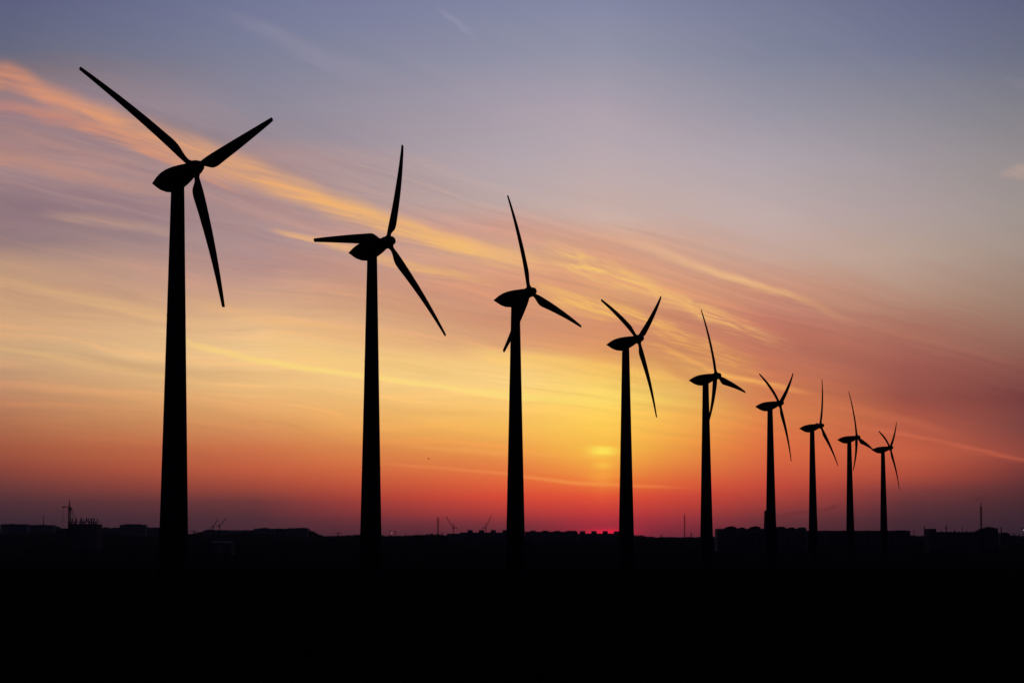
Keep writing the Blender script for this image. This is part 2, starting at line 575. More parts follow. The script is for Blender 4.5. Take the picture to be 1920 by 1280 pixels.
def crane(label, px, pbase, ptop, jib, D, width=1.8, cab=True, group='tower cranes along the skyline', hang=None, counter=None):
    x = wx(px, D)
    zb = min(wz(pbase, D), 1e9)
    gz = ground_z(x, D)
    zb = min(zb, gz + 40)
    base = gz - .5
    r = empty('tower_crane', (x, D, base), label, 'crane', group)
    top = wz(ptop, D) - base
    pivot = wz(jib[0], D) - base
    bm = bmesh.new()
    lattice(bm, (0, 0, 0), (0, 0, pivot), width, .22)
    link('mast', bm, M['steel'], r)
    bm = bmesh.new()
    bar(bm, (-.6, 0, pivot), (0, 0, top), .28)
    bar(bm, (.6, 0, pivot), (0, 0, top), .28)
    link('tower_head', bm, M['steel'], r)
    bm = bmesh.new()
    jt = Vector((wx(jib[1], D) - x, 0, wz(jib[2], D) - base))
    lattice(bm, (0, 0, pivot), jt, width * .62, .2)
    link('jib', bm, M['steel'], r)
    bm = bmesh.new()
    sgn = -1 if jt.x > 0 else 1
    lattice(bm, (0, 0, pivot), (sgn * 6, 0, pivot + .3), width * .6, .16)
    link('counter_jib', bm, M['steel'], r)
    bm = bmesh.new()
    box(bm, sgn * 5.2 - .9, sgn * 5.2 + .9, -1, 1, pivot - 2.2, pivot - .4)
    link('counterweight', bm, M['concrete'], r)
    if cab:
        bm = bmesh.new()
        box(bm, -1.3, 1.3, -1.5, 1.2, pivot - 2.8, pivot - .3)
        bmesh.ops.bevel(bm, geom=list(bm.edges), offset=.2, segments=1, affect='EDGES')
        link('cab', bm, M['steel'], r)
    bm = bmesh.new()
    bar(bm, (0, 0, top), jt, .07)
    bar(bm, (0, 0, top), (sgn * 5.5, 0, pivot + .3), .07)
    link('stay_rope', bm, M['steel'], r)
    if hang:
        bm = bmesh.new()
        bar(bm, jt, (jt.x, 0, wz(hang, D) - base), .12)
        link('hoist_rope', bm, M['steel'], r)
    return r


# crane beside the unfinished tower: seen end on, with short jib and long hoist rope
D = 1480
x = wx(130, D)
base = ground_z(x, D) - .5
r = empty('tower_crane', (x, D, base), 'tall crane seen end on above the unfinished concrete tower', 'crane', 'tower cranes along the skyline')
zq = lambda py: wz(py, D) - base
xq = lambda px: wx(px, D) - x
bm = bmesh.new()
lattice(bm, (xq(129.2), 0, 0), (xq(129.4), 0, zq(955)), 2.2, .24)
link('mast', bm, M['steel'], r)
bm = bmesh.new()
for a, b in ((128.6, 129.5), (137.2, 132.4), (141.5, 134.6)):
    bar(bm, (xq(a), 0, zq(972)), (xq(b), 0, zq(955)), .3)
bar(bm, (xq(133), 0, zq(972)), (xq(131.6), 0, zq(955)), .22)
link('brace', bm, M['steel'], r)
bm = bmesh.new()
box(bm, xq(128.4), xq(133.2), -2, 2, zq(955.6), zq(951))
bmesh.ops.bevel(bm, geom=list(bm.edges), offset=.4, segments=1, affect='EDGES')
link('machine_house', bm, M['steel'], r)
bm = bmesh.new()
bar(bm, (xq(129.2), 0, zq(951)), (xq(129.1), 0, zq(936.5)), .62, 6, .45)
box(bm, xq(128.4), xq(130.8), -1, 1, zq(949.6), zq(947))
link('tower_head', bm, M['steel'], r)
bm = bmesh.new()
lattice(bm, (xq(128.6), 0, zq(950.4)), (xq(120.6), -6, zq(950.4)), 1.0, .2)
box(bm, xq(120.3), xq(122.3), -7, -5, zq(951.6), zq(949.6))
link('jib', bm, M['steel'], r)
bm = bmesh.new()
bar(bm, (xq(129.1), 0, zq(941)), (xq(121), -6, zq(950)), .1)
bar(bm, (xq(129.1), 0, zq(939)), (xq(135), 4, zq(949)), .12)
link('stay_rope', bm, M['steel'], r)
bm = bmesh.new()
bar(bm, (xq(120.9), -6, zq(951.6)), (xq(120.9), -6, zq(1000)), .2)
link('hoist_rope', bm, M['steel'], r)

crane('slanted crane jib leaning right, left one of the pair near the nearest tower', 399.5, 994, 983, (987, 408, 973.5), 2450, 1.6)
crane('slanted crane jib leaning right, right one of the pair near the nearest tower', 411.5, 994, 981, (985, 423.5, 972), 2450, 1.6)
crane('small low crane at the right foot of the nearest turbine tower', 364, 1001, 993.5, (995.3, 357, 994.8), 2500, 1.4)
crane('small low crane between the first two turbines', 634, 1003, 997, (999, 627, 998.6), 2600, 1.4)
crane('crane with jib raised to the left beside the lattice tower', 850, 1002, 980, (988.5, 836, 968.3), 1930, 1.7)
crane('crane with jib raised to the right above the long block', 910.8, 997, 980.5, (988.5, 921.3, 966.2), 2050, 1.7)


def mast(label, px, ptop, D, w=1.2, arms=(), group='thin masts along the skyline', name='radio_mast', cat='mast', solid=False):
    x = wx(px, D)
    base = ground_z(x, D) - .5
    r = empty(name, (x, D, base), label, cat, group)
    top = wz(ptop, D) - base
    bm = bmesh.new()
    if solid:
        bar(bm, (0, 0, 0), (0, 0, top), w / 2, 10, w * .36)
    else:
        lattice(bm, (0, 0, 0), (0, 0, top * .93), w, w * .12 + .03, min(60, int(top / (w * 1.4))))
    link('shaft', bm, M['steel'], r)
    if not solid:
        bm = bmesh.new()
        bar(bm, (0, 0, top * .93), (0, 0, top), .16, 6)
        link('aerial', bm, M['steel'], r)
    for py, hw in arms:
        z = wz(py, D) - base
        bm = bmesh.new()
        box(bm, -hw, hw, -hw * .6, hw * .6, z, z + .8)
        link('platform', bm, M['steel'], r)
    return r


mast('thin mast standing on the ridge at far left', 81, 965, 2350, 1.0)
mast('heavy lattice tower with platforms, left of the raised crane jib', 821.3, 969, 1900, 2.7, [(970.6, 2.6), (973.5, 1.8), (979, 1.6), (984, 1.8)], name='lattice_tower', cat='lattice tower')
mast('tall striped mast between the fourth and fifth turbines', 1283.6, 962, 1800, 1.6, [(963, 1.3), (975, 1.0), (986, 1.0)])
mast('short post right of the tall mast between fourth and fifth turbines', 1296, 997.5, 1800, 1.6, [(1000, 1.4)])
mast('tiny post on the far ridge right of the fourth turbine', 1239.5, 1001, 2300, 1.6, [(1002.5, 1.6)])
mast('short aerial mast in the gap before the works building', 1714, 992, 2100, 1.0)
mast('taller aerial mast in the gap before the works building', 1733.5, 984.5, 2050, 1.3)
mast('very tall thin mast at the right, beside the works building', 1840, 942, 1395, 1.5, [(944, 1.0)])
mast('thin post right of the pointed tower', 1877.5, 984.5, 1500, 1.0)
mast('short thin post near the right edge of the skyline', 1901.5, 996, 1700, .9)
mast('shortest thin post near the right edge of the skyline', 1911, 999, 1700, .9)
mast('small post left of the bushy tree beside the second turbine', 760.5, 999, 2300, 1.3)
mast('small post just right of another, beside the second turbine', 767.5, 1000.5, 2300, 1.2)
mast('thin post standing close to the floodlight', 741, 993.5, 2300, 1.6, [(996, 1.2)])

# electricity pylon
D = 2000
x = wx(829.5, D)
base = ground_z(x, D) - .5
r = empty('pylon', (x, D, base), 'small electricity pylon between the lattice tower and the crane', 'pylon')
t = wz(997, D) - base
bm = bmesh.new()
for s in (-1, 1):
    for q in (-1, 1):
        bar(bm, (2.2 * s, 2.2 * q, 0), (.4 * s, .4 * q, t), .18)
for k in range(5):
    z0, z1 = t * k / 5, t * (k + 1) / 5
    w0, w1 = 2.2 - 1.8 * k / 5, 2.2 - 1.8 * (k + 1) / 5
    bar(bm, (-w0, -w0, z0), (w1, -w1, z1), .12)
    bar(bm, (w0, w0, z0), (-w1, w1, z1), .12)
link('lattice_body', bm, M['steel'], r)
for py in (998.5, 1001):
    bm = bmesh.new()
    z = wz(py, D) - base
    bar(bm, (-3.6, 0, z), (3.6, 0, z), .22)
    link('crossarm', bm, M['steel'], r)

# chimney with its smoke
D = 1520
x = wx(1444, D)
base = ground_z(x, D) - 1
r = empty('factory_chimney', (x, D, base), 'broad dark chimney half hidden by the sixth turbine tower', 'chimney')
bm = bmesh.new()
t = wz(956.5, D) - base
u = D / F
loft(bm, [ring(13.5 * u, 0, 28), ring(12.2 * u, t * .35, 28), ring(10.9 * u, t * .75, 28), ring(10.3 * u, t * .985, 28), ring(10.6 * u, t * .99, 28), ring(10.6 * u, t, 28)])
link('stack', bm, M['brick'], r, True)
bm = bmesh.new()
loft(bm, [ring(11.1 * u, t * .90, 28), ring(11.1 * u, t * .915, 28)])
link('gallery', bm, M['steel'], r, True)


def smoke(label, pts, D, dens):
    bm = bmesh.new()
    rs = []
    for px, py, rad in pts:
        c = at(px, py, D)
        rs.append([(c.x, c.y + rad * 1.5 * math.cos(2 * math.pi * k / 14), c.z + rad * math.sin(2 * math.pi * k / 14)) for k in range(14)])
    loft(bm, rs)
    bmesh.ops.subdivide_edges(bm, edges=list(bm.edges), cuts=2, use_grid_fill=True, smooth=.4)
    for v in bm.verts:
        v.co += Vector((noise.noise(v.co / 14), noise.noise(v.co / 14 + Vector((9, 0, 0))), noise.noise(v.co / 9 + Vector((0, 9, 0))))) * 2.2
    m = bpy.data.materials.new('smoke')
    m.use_nodes = True
    nt = m.node_tree
    nt.nodes.remove(nt.nodes['Principled BSDF'])
    vol = nt.nodes.new('ShaderNodeVolumePrincipled')
    vol.inputs['Color'].default_value = (.35, .33, .36, 1)
    vol.inputs['Density'].default_value = dens
    nt.links.new(vol.outputs[0], nt.nodes['Material Output'].inputs['Volume'])
    return tag(link('smoke_plume', bm, m), label, 'smoke', 'smoke drifting over the town')


smoke('thin grey smoke wisp trailing right from the broad chimney', [(1453, 965.5, 1.0), (1462, 966, 2.2), (1474, 966, 2.6), (1482, 962, 2.8), (1492, 960.5, 3.2), (1508, 959.5, 3.2), (1524, 958.5, 2.8), (1538, 957, 2.6), (1548, 955.5, 2.6), (1556, 952, 3.4), (1564, 949.5, 3.8), (1572, 947.5, 2.6), (1577, 946, 1.0)], 1700, .018)
smoke('faint smoke puff above the flat block beside the farthest turbine', [(1672, 942, 1), (1682, 941, 2.4), (1692, 940, 2.8), (1703, 940, 2.0), (1712, 940, .8)], 1800, .016)
smoke('faint broad smoke puff above the very tall mast', [(1818, 939, 1), (1828, 936, 4), (1840, 933, 5.5), (1852, 934, 4), (1864, 935, 1)], 1900, .008)


# floodlight masts
def floodlight(label, px, py, D, m, rad):
    c = at(px, py, D)
    base = ground_z(c.x, D) - .3
    r = empty('floodlight_mast', (c.x, D, base), label, 'floodlight', 'floodlights burning on the skyline')
    t = c.z - base
    bm = bmesh.new()
    bar(bm, (0, .6, 0), (0, .6, t + 2), .35, 8, .2)
    link('pole', bm, M['steel'], r)
    bm = bmesh.new()
    box(bm, -3.2, 1.2, .3, .6, t + 1.3, t + 1.9)
    for k in range(3): box(bm, -3.1 + k * 1.5, -2.3 + k * 1.5, .1, .5, t + 2.0, t + 2.9)
    link('crossbar', bm, M['steel'], r)
    bm = bmesh.new()
    bmesh.ops.create_uvsphere(bm, u_segments=12, v_segments=8, radius=rad, matrix=Matrix.Translation((0, -.2, t)) @ Matrix.Diagonal((1, .6, 1, 1)))
    link('lamp', bm, m, r, True)


floodlight('warm bright floodlight just right of the second turbine tower', 734.3, 998.8, 2200, M['lamp'], .6)
floodlight('pale pinkish lamp at the right edge of the photo', 1918.8, 993, 1650, M['lamp_pink'], .5)


# trees
def leaf_clumps(bm, c, rx, ry, rz, n, s):
    for _ in range(n):
        while True:
            p = Vector((random.uniform(-1, 1), random.uniform(-1, 1), random.uniform(-1, 1)))
            if p.length < 1: break
        p = Vector((p.x * rx, p.y * ry, p.z * rz)) + c
        nrm = Vector((random.gauss(0, 1), random.gauss(0, 1), random.gauss(0, 1))).normalized()
        a = nrm.orthogonal().normalized()
        b = nrm.cross(a)
        k = s * random.uniform(.6, 1.3)
        bm.faces.new([bm.verts.new(p + a * k), bm.verts.new(p + b * k * .6), bm.verts.new(p - a * k), bm.verts.new(p - b * k * .6)])


def tree(label, px, ptop, wpx, D):
    x = wx(px, D)
    base = ground_z(x, D) - .4
    h = max(4.5, wz(ptop, D) - base)
    w = wpx * D / F / 2
    r = empty('tree', (x, D, base), label, 'tree', 'trees on the skyline')
    bm = bmesh.new()
    bar(bm, (0, 0, 0), (.1, 0, h * .55), .32, 8, .16)
    for k in range(5):
        a = k * 1.26
        bar(bm, (0.05, 0, h * (.3 + .05 * k)), (math.cos(a) * w * .6, math.sin(a) * w * .6, h * (.55 + .07 * k)), .12, 5, .04)
    link('trunk', bm, M['bark'], r)
    bm = bmesh.new()
    for _ in range(11):
        a = random.uniform(0, 6.28)
        q = random.uniform(0, .72)
        cz = h * random.uniform(.42, .84)
        k = random.uniform(.28, .42)
        leaf_clumps(bm, Vector((math.cos(a) * q * w, math.sin(a) * q * w, cz)), w * k, w * k, h * .15, 70, .55)
    leaf_clumps(bm, Vector((0, 0, h * .68)), w * .45, w * .45, h * .3, 160, .55)
    link('crown', bm, M['leaf'], r, recalc=False)


for a in (
    ('broad bushy tree left of the heavy lattice tower', 810, 998.8, 17, 2100),
    ('smaller bushy tree between the second turbine and the lattice tower', 783, 1001, 13, 2150),
    ('low tree right at the left foot of the second turbine', 667, 1000.5, 10, 2300),
    ('low round tree between the first two turbines, left of the second', 652, 1002, 9, 2350),
    ('dark rounded tree at the right foot of the fourth turbine', 1198, 1002.4, 15, 1750),
    ('low tree at the foot of the broad shed by the crane', 832, 1003, 7, 1940),
    ('tree on the slope left of the paired cranes', 375, 996.5, 9, 2400),
    ('tree where the hill slopes down right of the flat blocks', 584, 994.5, 12, 2450),
    ('last small tree down the slope right of the flat blocks', 594, 999.5, 9, 2450),
    ('tree at the right end of the far left ridge', 107, 986, 12, 2300),
    ('low tree beside the unfinished tower on its right', 188, 990, 8, 2250),
):
    tree(*a)

# one continuous wood on the far ridge
bm = bmesh.new()
x = wx(-60, 2900)
xe = wx(1990, 2900)
while x < xe:
    D = 2900 + random.uniform(-60, 60)
    h = 6.0 + 3.6 * noise.noise(Vector((x / 45, 1.3, 0))) + 1.6 * noise.noise(Vector((x / 13, 4.3, 0))) + random.uniform(0, 1.4)
    leaf_clumps(bm, Vector((x, D, ground_z(x, D) + h * .45)), 3.2, 3.0, h * .5, 16, 1.5)
    x += 2.2
wood = tag(link('distant_wood', bm, M['leaf'], recalc=False), 'dark unbroken line of far trees along the ridge', 'wood', kind='stuff')

# trees and gardens filling the slope between the blocks
SLOPE = [[(100, 985), (112, 989.5), (127, 990.5), (183, 990.6), (203, 990), (225, 990.4), (300, 989.6)],
         [(350, 1001.5), (366, 1000), (376, 996), (388, 994.5), (440, 994.6), (470, 993.6), (482, 992.2), (540, 991.6), (579, 991.2), (588, 995.5), (597, 1000.5), (606, 1004)],
         [(606, 1004.5), (640, 1003.6), (672, 1001.6), (700, 1003), (740, 1004.2), (770, 1003.6), (790, 1001.8), (815, 1001.6), (842, 1003.4)],
         [(1186, 1003.6), (1203, 1002.8), (1212, 1006.2), (1262, 1006.8), (1345, 1006.4)],
         [(1704, 1005), (1722, 1004), (1745, 1004.4)], [(1868, 1004), (1895, 1003.6), (1925, 1004.2)]]
bm = bmesh.new()
for prof in SLOPE:
    px = prof[0][0]
    while px < prof[-1][0]:
        for (a, pa), (b, pb) in zip(prof, prof[1:]):
            if a <= px <= b:
                py = pa + (pb - pa) * (px - a) / (b - a)
        D = 2580 + random.uniform(-50, 50)
        py += 1.7 * noise.noise(Vector((px / 6, 2.2, 0))) + 1.2 * noise.noise(Vector((px / 2.4, 7.2, 0))) - .2
        p = at(px, py, D)
        g0 = ground_z(p.x, D) - 1
        h = max(2.5, p.z - g0)
        leaf_clumps(bm, Vector((p.x, D, g0 + h * .5)), 2.6, 4.0, h * .52, 18 + int(h * 3), 1.35)
        px += 1.3
tag(link('slope_wood', bm, M['leaf'], recalc=False), 'dark trees filling the slopes between the skyline blocks', 'wood', kind='stuff')

# bird
c = at(803.5, 859.5, 160)
r = empty('bird', c, 'tiny dark bird gliding in the orange sky left of the third turbine', 'bird')
bm = bmesh.new()
prof = [(-.22, .012), (-.16, .035), (-.05, .055), (.07, .05), (.13, .034), (.17, .03), (.2, .012)]
loft(bm, [[(x_, q_ * math.cos(2 * math.pi * k / 10), q_ * math.sin(2 * math.pi * k / 10)) for k in range(10)] for x_, q_ in prof])
bo = link('body', bm, M['feather'], r, True)
for s in (-1, 1):
    bm = bmesh.new()
    top = [(.08, 0, .03), (.10, .16 * s, .10), (.03, .36 * s, .06), (-.06, .17 * s, .08), (-.09, 0, .03)]
    up = [bm.verts.new(p) for p in top]
    dn = [bm.verts.new((p[0], p[1], p[2] - .012)) for p in top]
    bm.faces.new(up)
    bm.faces.new(dn[::-1])
    for k in range(5): bm.faces.new([up[k], dn[k], dn[(k + 1) % 5], up[(k + 1) % 5]])
    link('wing', bm, M['feather'], r)
r.scale = (.8, .8, .8)
r.rotation_euler = (math.radians(20), math.radians(35), math.radians(20))

# thin evening air over the plain
bm = bmesh.new()
box(bm, -11500, 11500, -700, 9200, min(v.co.z for v in bpy.data.objects['ground'].data.vertices) - 1.0, 135.0)
hm = bpy.data.materials.new('evening_air')
hm.use_nodes = True
hn = hm.node_tree
hn.nodes.remove(hn.nodes['Principled BSDF'])
hv = hn.nodes.new('ShaderNodeVolumePrincipled')
hv.inputs['Color'].default_value = (.66, .72, 1.0, 1)
hv.inputs['Density'].default_value = 2.4e-5
hn.links.new(hv.outputs[0], hn.nodes['Material Output'].inputs['Volume'])
tag(link('haze', bm, hm), kind='stuff')

# ------------------------------------------------------------------ sky and light
def uq(px, py):       # photograph point -> direction ratios (azimuth tangent u, elevation q), both scaled to 0..1
    r = ray(px, py)
    return 0.5 + r.x / r.y * F / 1920, r.z / r.y / 0.53


W = bpy.data.worlds.new('World')
S.world = W
W.use_nodes = True
nt = W.node_tree
nt.nodes.clear()
nodes, links = nt.nodes, nt.links


def put(sock, v):
    if isinstance(v, bpy.types.NodeSocket):
        links.new(v, sock)
    else:
        sock.default_value = v


def mth(op, a, b=None, c=None, clamp=False):
    n = nodes.new('ShaderNodeMath')
    n.operation = op
    n.use_clamp = clamp
    put(n.inputs[0], a)
    if b is not None: put(n.inputs[1], b)
    if c is not None: put(n.inputs[2], c)
    return n.outputs[0]


def rng(v, a, b, c=0.0, d=1.0, smooth=True):
    n = nodes.new('ShaderNodeMapRange')
    n.interpolation_type = 'SMOOTHSTEP' if smooth else 'LINEAR'
    n.clamp = True
    put(n.inputs[0], v)
    for i, k in enumerate((a, b, c, d)): n.inputs[1 + i].default_value = k
    return n.outputs[0]


def mixc(f, a, b, mode='MIX'):
    n = nodes.new('ShaderNodeMix')
    n.data_type = 'RGBA'
    n.blend_type = mode
    n.clamp_factor = True
    ins = [s for s in n.inputs if s.type == 'RGBA']
    put(n.inputs[0], f)
    put(ins[0], a)
    put(ins[1], b)
    return [s for s in n.outputs if s.type == 'RGBA'][0]


def ramp(v, stops, interp='LINEAR'):
    n = nodes.new('ShaderNodeValToRGB')
    cr = n.color_ramp
    cr.interpolation = interp
    stops = sorted(stops, key=lambda s: s[0])
    while len(cr.elements) < len(stops): cr.elements.new(0.5)
    for i, (p, c) in enumerate(stops):
        cr.elements[i].position = i / len(stops) * .001
    for i in range(len(stops) - 1, -1, -1):
        cr.elements[i].position = min(1, max(0, stops[i][0]))
    for i, (p, c) in enumerate(stops):
        cr.elements[i].color = (*c, 1)
    put(n.inputs[0], v)
    return n.outputs[0]


def vec(x, y, z):
    n = nodes.new('ShaderNodeCombineXYZ')
    for i, v in enumerate((x, y, z)): put(n.inputs[i], v)
    return n.outputs[0]


def nse(v, scale, detail=4, rough=.55, dist=0.0, lac=2.0):
    n = nodes.new('ShaderNodeTexNoise')
    put(n.inputs['Vector'], v)
    n.inputs['Scale'].default_value = scale
    n.inputs['Detail'].default_value = detail
    n.inputs['Roughness'].default_value = rough
    n.inputs['Distortion'].default_value = dist
    n.inputs['Lacunarity'].default_value = lac
    return n.outputs['Fac']


tc = nodes.new('ShaderNodeTexCoord')
sp = nodes.new('ShaderNodeSeparateXYZ')
links.new(tc.outputs['Generated'], sp.inputs[0])
dx, dy, dz = sp.outputs
dyc = mth('MAXIMUM', dy, 0.2)
X = mth('DIVIDE', dx, dyc)
Yq = mth('DIVIDE', dz, dyc)
U = mth('MULTIPLY_ADD', X, F / 1920, 0.5)
Q = mth('DIVIDE', Yq, 0.53)

# slope coordinate round the point on the horizon where the cirrus streaks meet
XV = (3300 - 960) / F
SL = mth('DIVIDE', Yq, mth('MAXIMUM', mth('SUBTRACT', XV, X), 0.2))
n_big = nse(vec(mth('MULTIPLY', X, 3.0), mth('MULTIPLY', SL, 16), 0.3), 1.0, 3, .5)
n_str = nse(vec(mth('MULTIPLY', X, 4.5), mth('MULTIPLY', mth('ADD', SL, mth('MULTIPLY', n_big, .05)), 95), 2.7), 1.0, 5, .58, .3)
n_fine = nse(vec(mth('MULTIPLY', X, 13), mth('MULTIPLY', mth('ADD', SL, mth('MULTIPLY', n_big, .04)), 330), 5.1), 1.0, 5, .62, .7)
n_fleck = nse(vec(mth('MULTIPLY', X, 27), mth('MULTIPLY', mth('ADD', SL, mth('MULTIPLY', X, .09)), 230), 8.1), 1.0, 5, .62, .9)
# gentle displacement of the layered sky so that its bands are not ruled lines
Qw = mth('ADD', Q, mth('MULTIPLY', mth('SUBTRACT', n_str, .5), mth('MULTIPLY', rng(Q, .1, .5), .035)))
Qw = mth('ADD', Qw, mth('MULTIPLY', mth('SUBTRACT', n_big, .5), mth('MULTIPLY', rng(Q, .08, .5), .06)))

COLS = [
 (0, [(0,(92,96,128)),(100,(102,105,127)),(135,(121,109,118)),(200,(150,125,132)),(270,(165,131,131)),(320,(164,134,136)),(400,(142,118,127)),(450,(150,125,125)),(490,(190,152,126)),(540,(203,160,126)),(600,(210,166,126)),(660,(205,165,125)),(700,(195,150,116)),(750,(185,130,98)),(800,(172,108,78)),(840,(163,88,64)),(880,(138,68,58)),(910,(108,58,57)),(940,(80,48,55)),(970,(62,42,52)),(990,(55,38,48)),(1050,(46,32,44))]),
 (480, [(0,(115,120,152)),(100,(125,128,152)),(200,(141,136,152)),(260,(146,136,148)),(300,(172,142,142)),(400,(172,141,141)),(450,(175,145,145)),(500,(185,146,140)),(560,(212,167,136)),(600,(231,186,140)),(660,(242,200,142)),(720,(238,190,128)),(780,(226,162,102)),(840,(205,115,74)),(880,(194,93,64)),(910,(163,73,59)),(940,(108,55,57)),(970,(80,46,55)),(995,(70,42,52)),(1050,(56,34,46))]),
 (960, [(0,(129,133,162)),(100,(143,144,165)),(200,(166,156,169)),(300,(178,165,172)),(380,(190,168,164)),(430,(203,155,141)),(480,(213,163,135)),(540,(213,150,121)),(600,(204,145,116)),(650,(220,162,118)),(680,(248,202,128)),(720,(253,213,134)),(760,(253,202,116)),(800,(248,187,92)),(840,(238,156,78)),(870,(232,131,70)),(900,(229,104,60)),(930,(219,75,55)),(960,(178,58,58)),(980,(128,49,58)),(1000,(95,42,55)),(1050,(70,34,48))]),
 (1130, [(0,(131,135,164)),(100,(146,147,167)),(200,(171,160,172)),(300,(186,170,175)),(400,(200,174,165)),(450,(209,160,137)),(500,(215,156,126)),(560,(220,160,115)),(620,(214,144,106)),(660,(220,155,100)),(700,(248,199,104)),(740,(253,218,112)),(790,(253,204,90)),(840,(247,178,70)),(870,(242,150,64)),(900,(238,114,56)),(930,(228,74,53)),(960,(200,56,58)),(980,(165,46,62)),(1000,(135,40,60)),(1050,(90,32,50))]),
 (1440, [(0,(119,123,150)),(100,(129,133,155)),(200,(151,148,163)),(300,(175,164,172)),(400,(190,170,168)),(480,(198,164,150)),(540,(203,145,121)),(600,(195,125,106)),(660,(192,117,94)),(720,(206,122,85)),(780,(223,131,76)),(830,(221,112,67)),(870,(214,98,64)),(910,(198,74,58)),(940,(164,61,57)),(970,(113,50,57)),(995,(85,42,52)),(1050,(60,34,46))]),
 (1700, [(0,(107,111,140)),(100,(117,121,146)),(200,(140,138,150)),(300,(160,151,157)),(400,(175,158,157)),(480,(184,160,147)),(560,(180,140,121)),(620,(170,111,95)),(680,(160,92,82)),(740,(150,79,70)),(800,(184,92,70)),(850,(199,95,67)),(890,(178,77,60)),(920,(125,58,58)),(950,(90,48,55)),(980,(68,40,50)),(1050,(50,33,46))]),
 (1920, [(0,(97,101,130)),(100,(109,113,133)),(200,(129,128,138)),(300,(149,141,143)),(400,(160,148,144)),(480,(165,145,135)),(560,(160,131,115)),(620,(154,115,100)),(680,(140,86,78)),(740,(120,64,63)),(800,(126,68,65)),(850,(148,71,61)),(880,(123,57,54)),(910,(95,48,52)),(940,(72,42,48)),(970,(60,38,48)),(1000,(48,34,46)),(1050,(40,30,44))]),
]
base = None
for i, (px, st) in enumerate(COLS):
    c = ramp(Qw, [(uq(px, py)[1], lin(col)) for py, col in st] + [(0.999, lin(tuple(v * .985 for v in st[0][1])))], 'B_SPLINE' if False else 'LINEAR')
    if base is None:
        base = c
    else:
        u0, u1 = COLS[i - 1][0] / 1920, px / 1920
        base = mixc(rng(U, u0, u1, smooth=False), base, c)

# soft large scale light and shade inside the cloud sheet
zone = mth('MULTIPLY', mth('MULTIPLY', rng(SL, .345, .25), rng(Q, .12, .30)), rng(U, .98, .60, .35, 1.0))
hi = mth('MULTIPLY', rng(n_str, .47, .70), mth('MULTIPLY', zone, .5))
lo = mth('MULTIPLY', rng(n_str, .50, .28), mth('MULTIPLY', zone, .36))
base = mixc(hi, base, mixc(1.0, base, (1.32, 1.16, 1.0, 1), 'MULTIPLY'))
base = mixc(lo, base, mixc(1.0, base, (.76, .73, .80, 1), 'MULTIPLY'))
fz = mth('MULTIPLY', mth('MULTIPLY', zone, .46), rng(SL, .12, .21, .30, 1.0))
fd = mth('MULTIPLY', mth('MULTIPLY', zone, .30), rng(SL, .13, .21, .10, 1.0))
base = mixc(mth('MULTIPLY', rng(n_fine, .50, .72), fz), base, mixc(1.0, base, (1.25, 1.12, .95, 1), 'MULTIPLY'))
base = mixc(mth('MULTIPLY', rng(n_fine, .50, .28), fd), base, mixc(1.0, base, (.82, .80, .88, 1), 'MULTIPLY'))
# thin veils in the blue part
veil = mth('MULTIPLY', rng(n_big, .42, .72), rng(SL, .26, .36))
base = mixc(mth('MULTIPLY', veil, .35), base, mixc(1.0, base, (1.16, 1.10, 1.06, 1), 'MULTIPLY'))

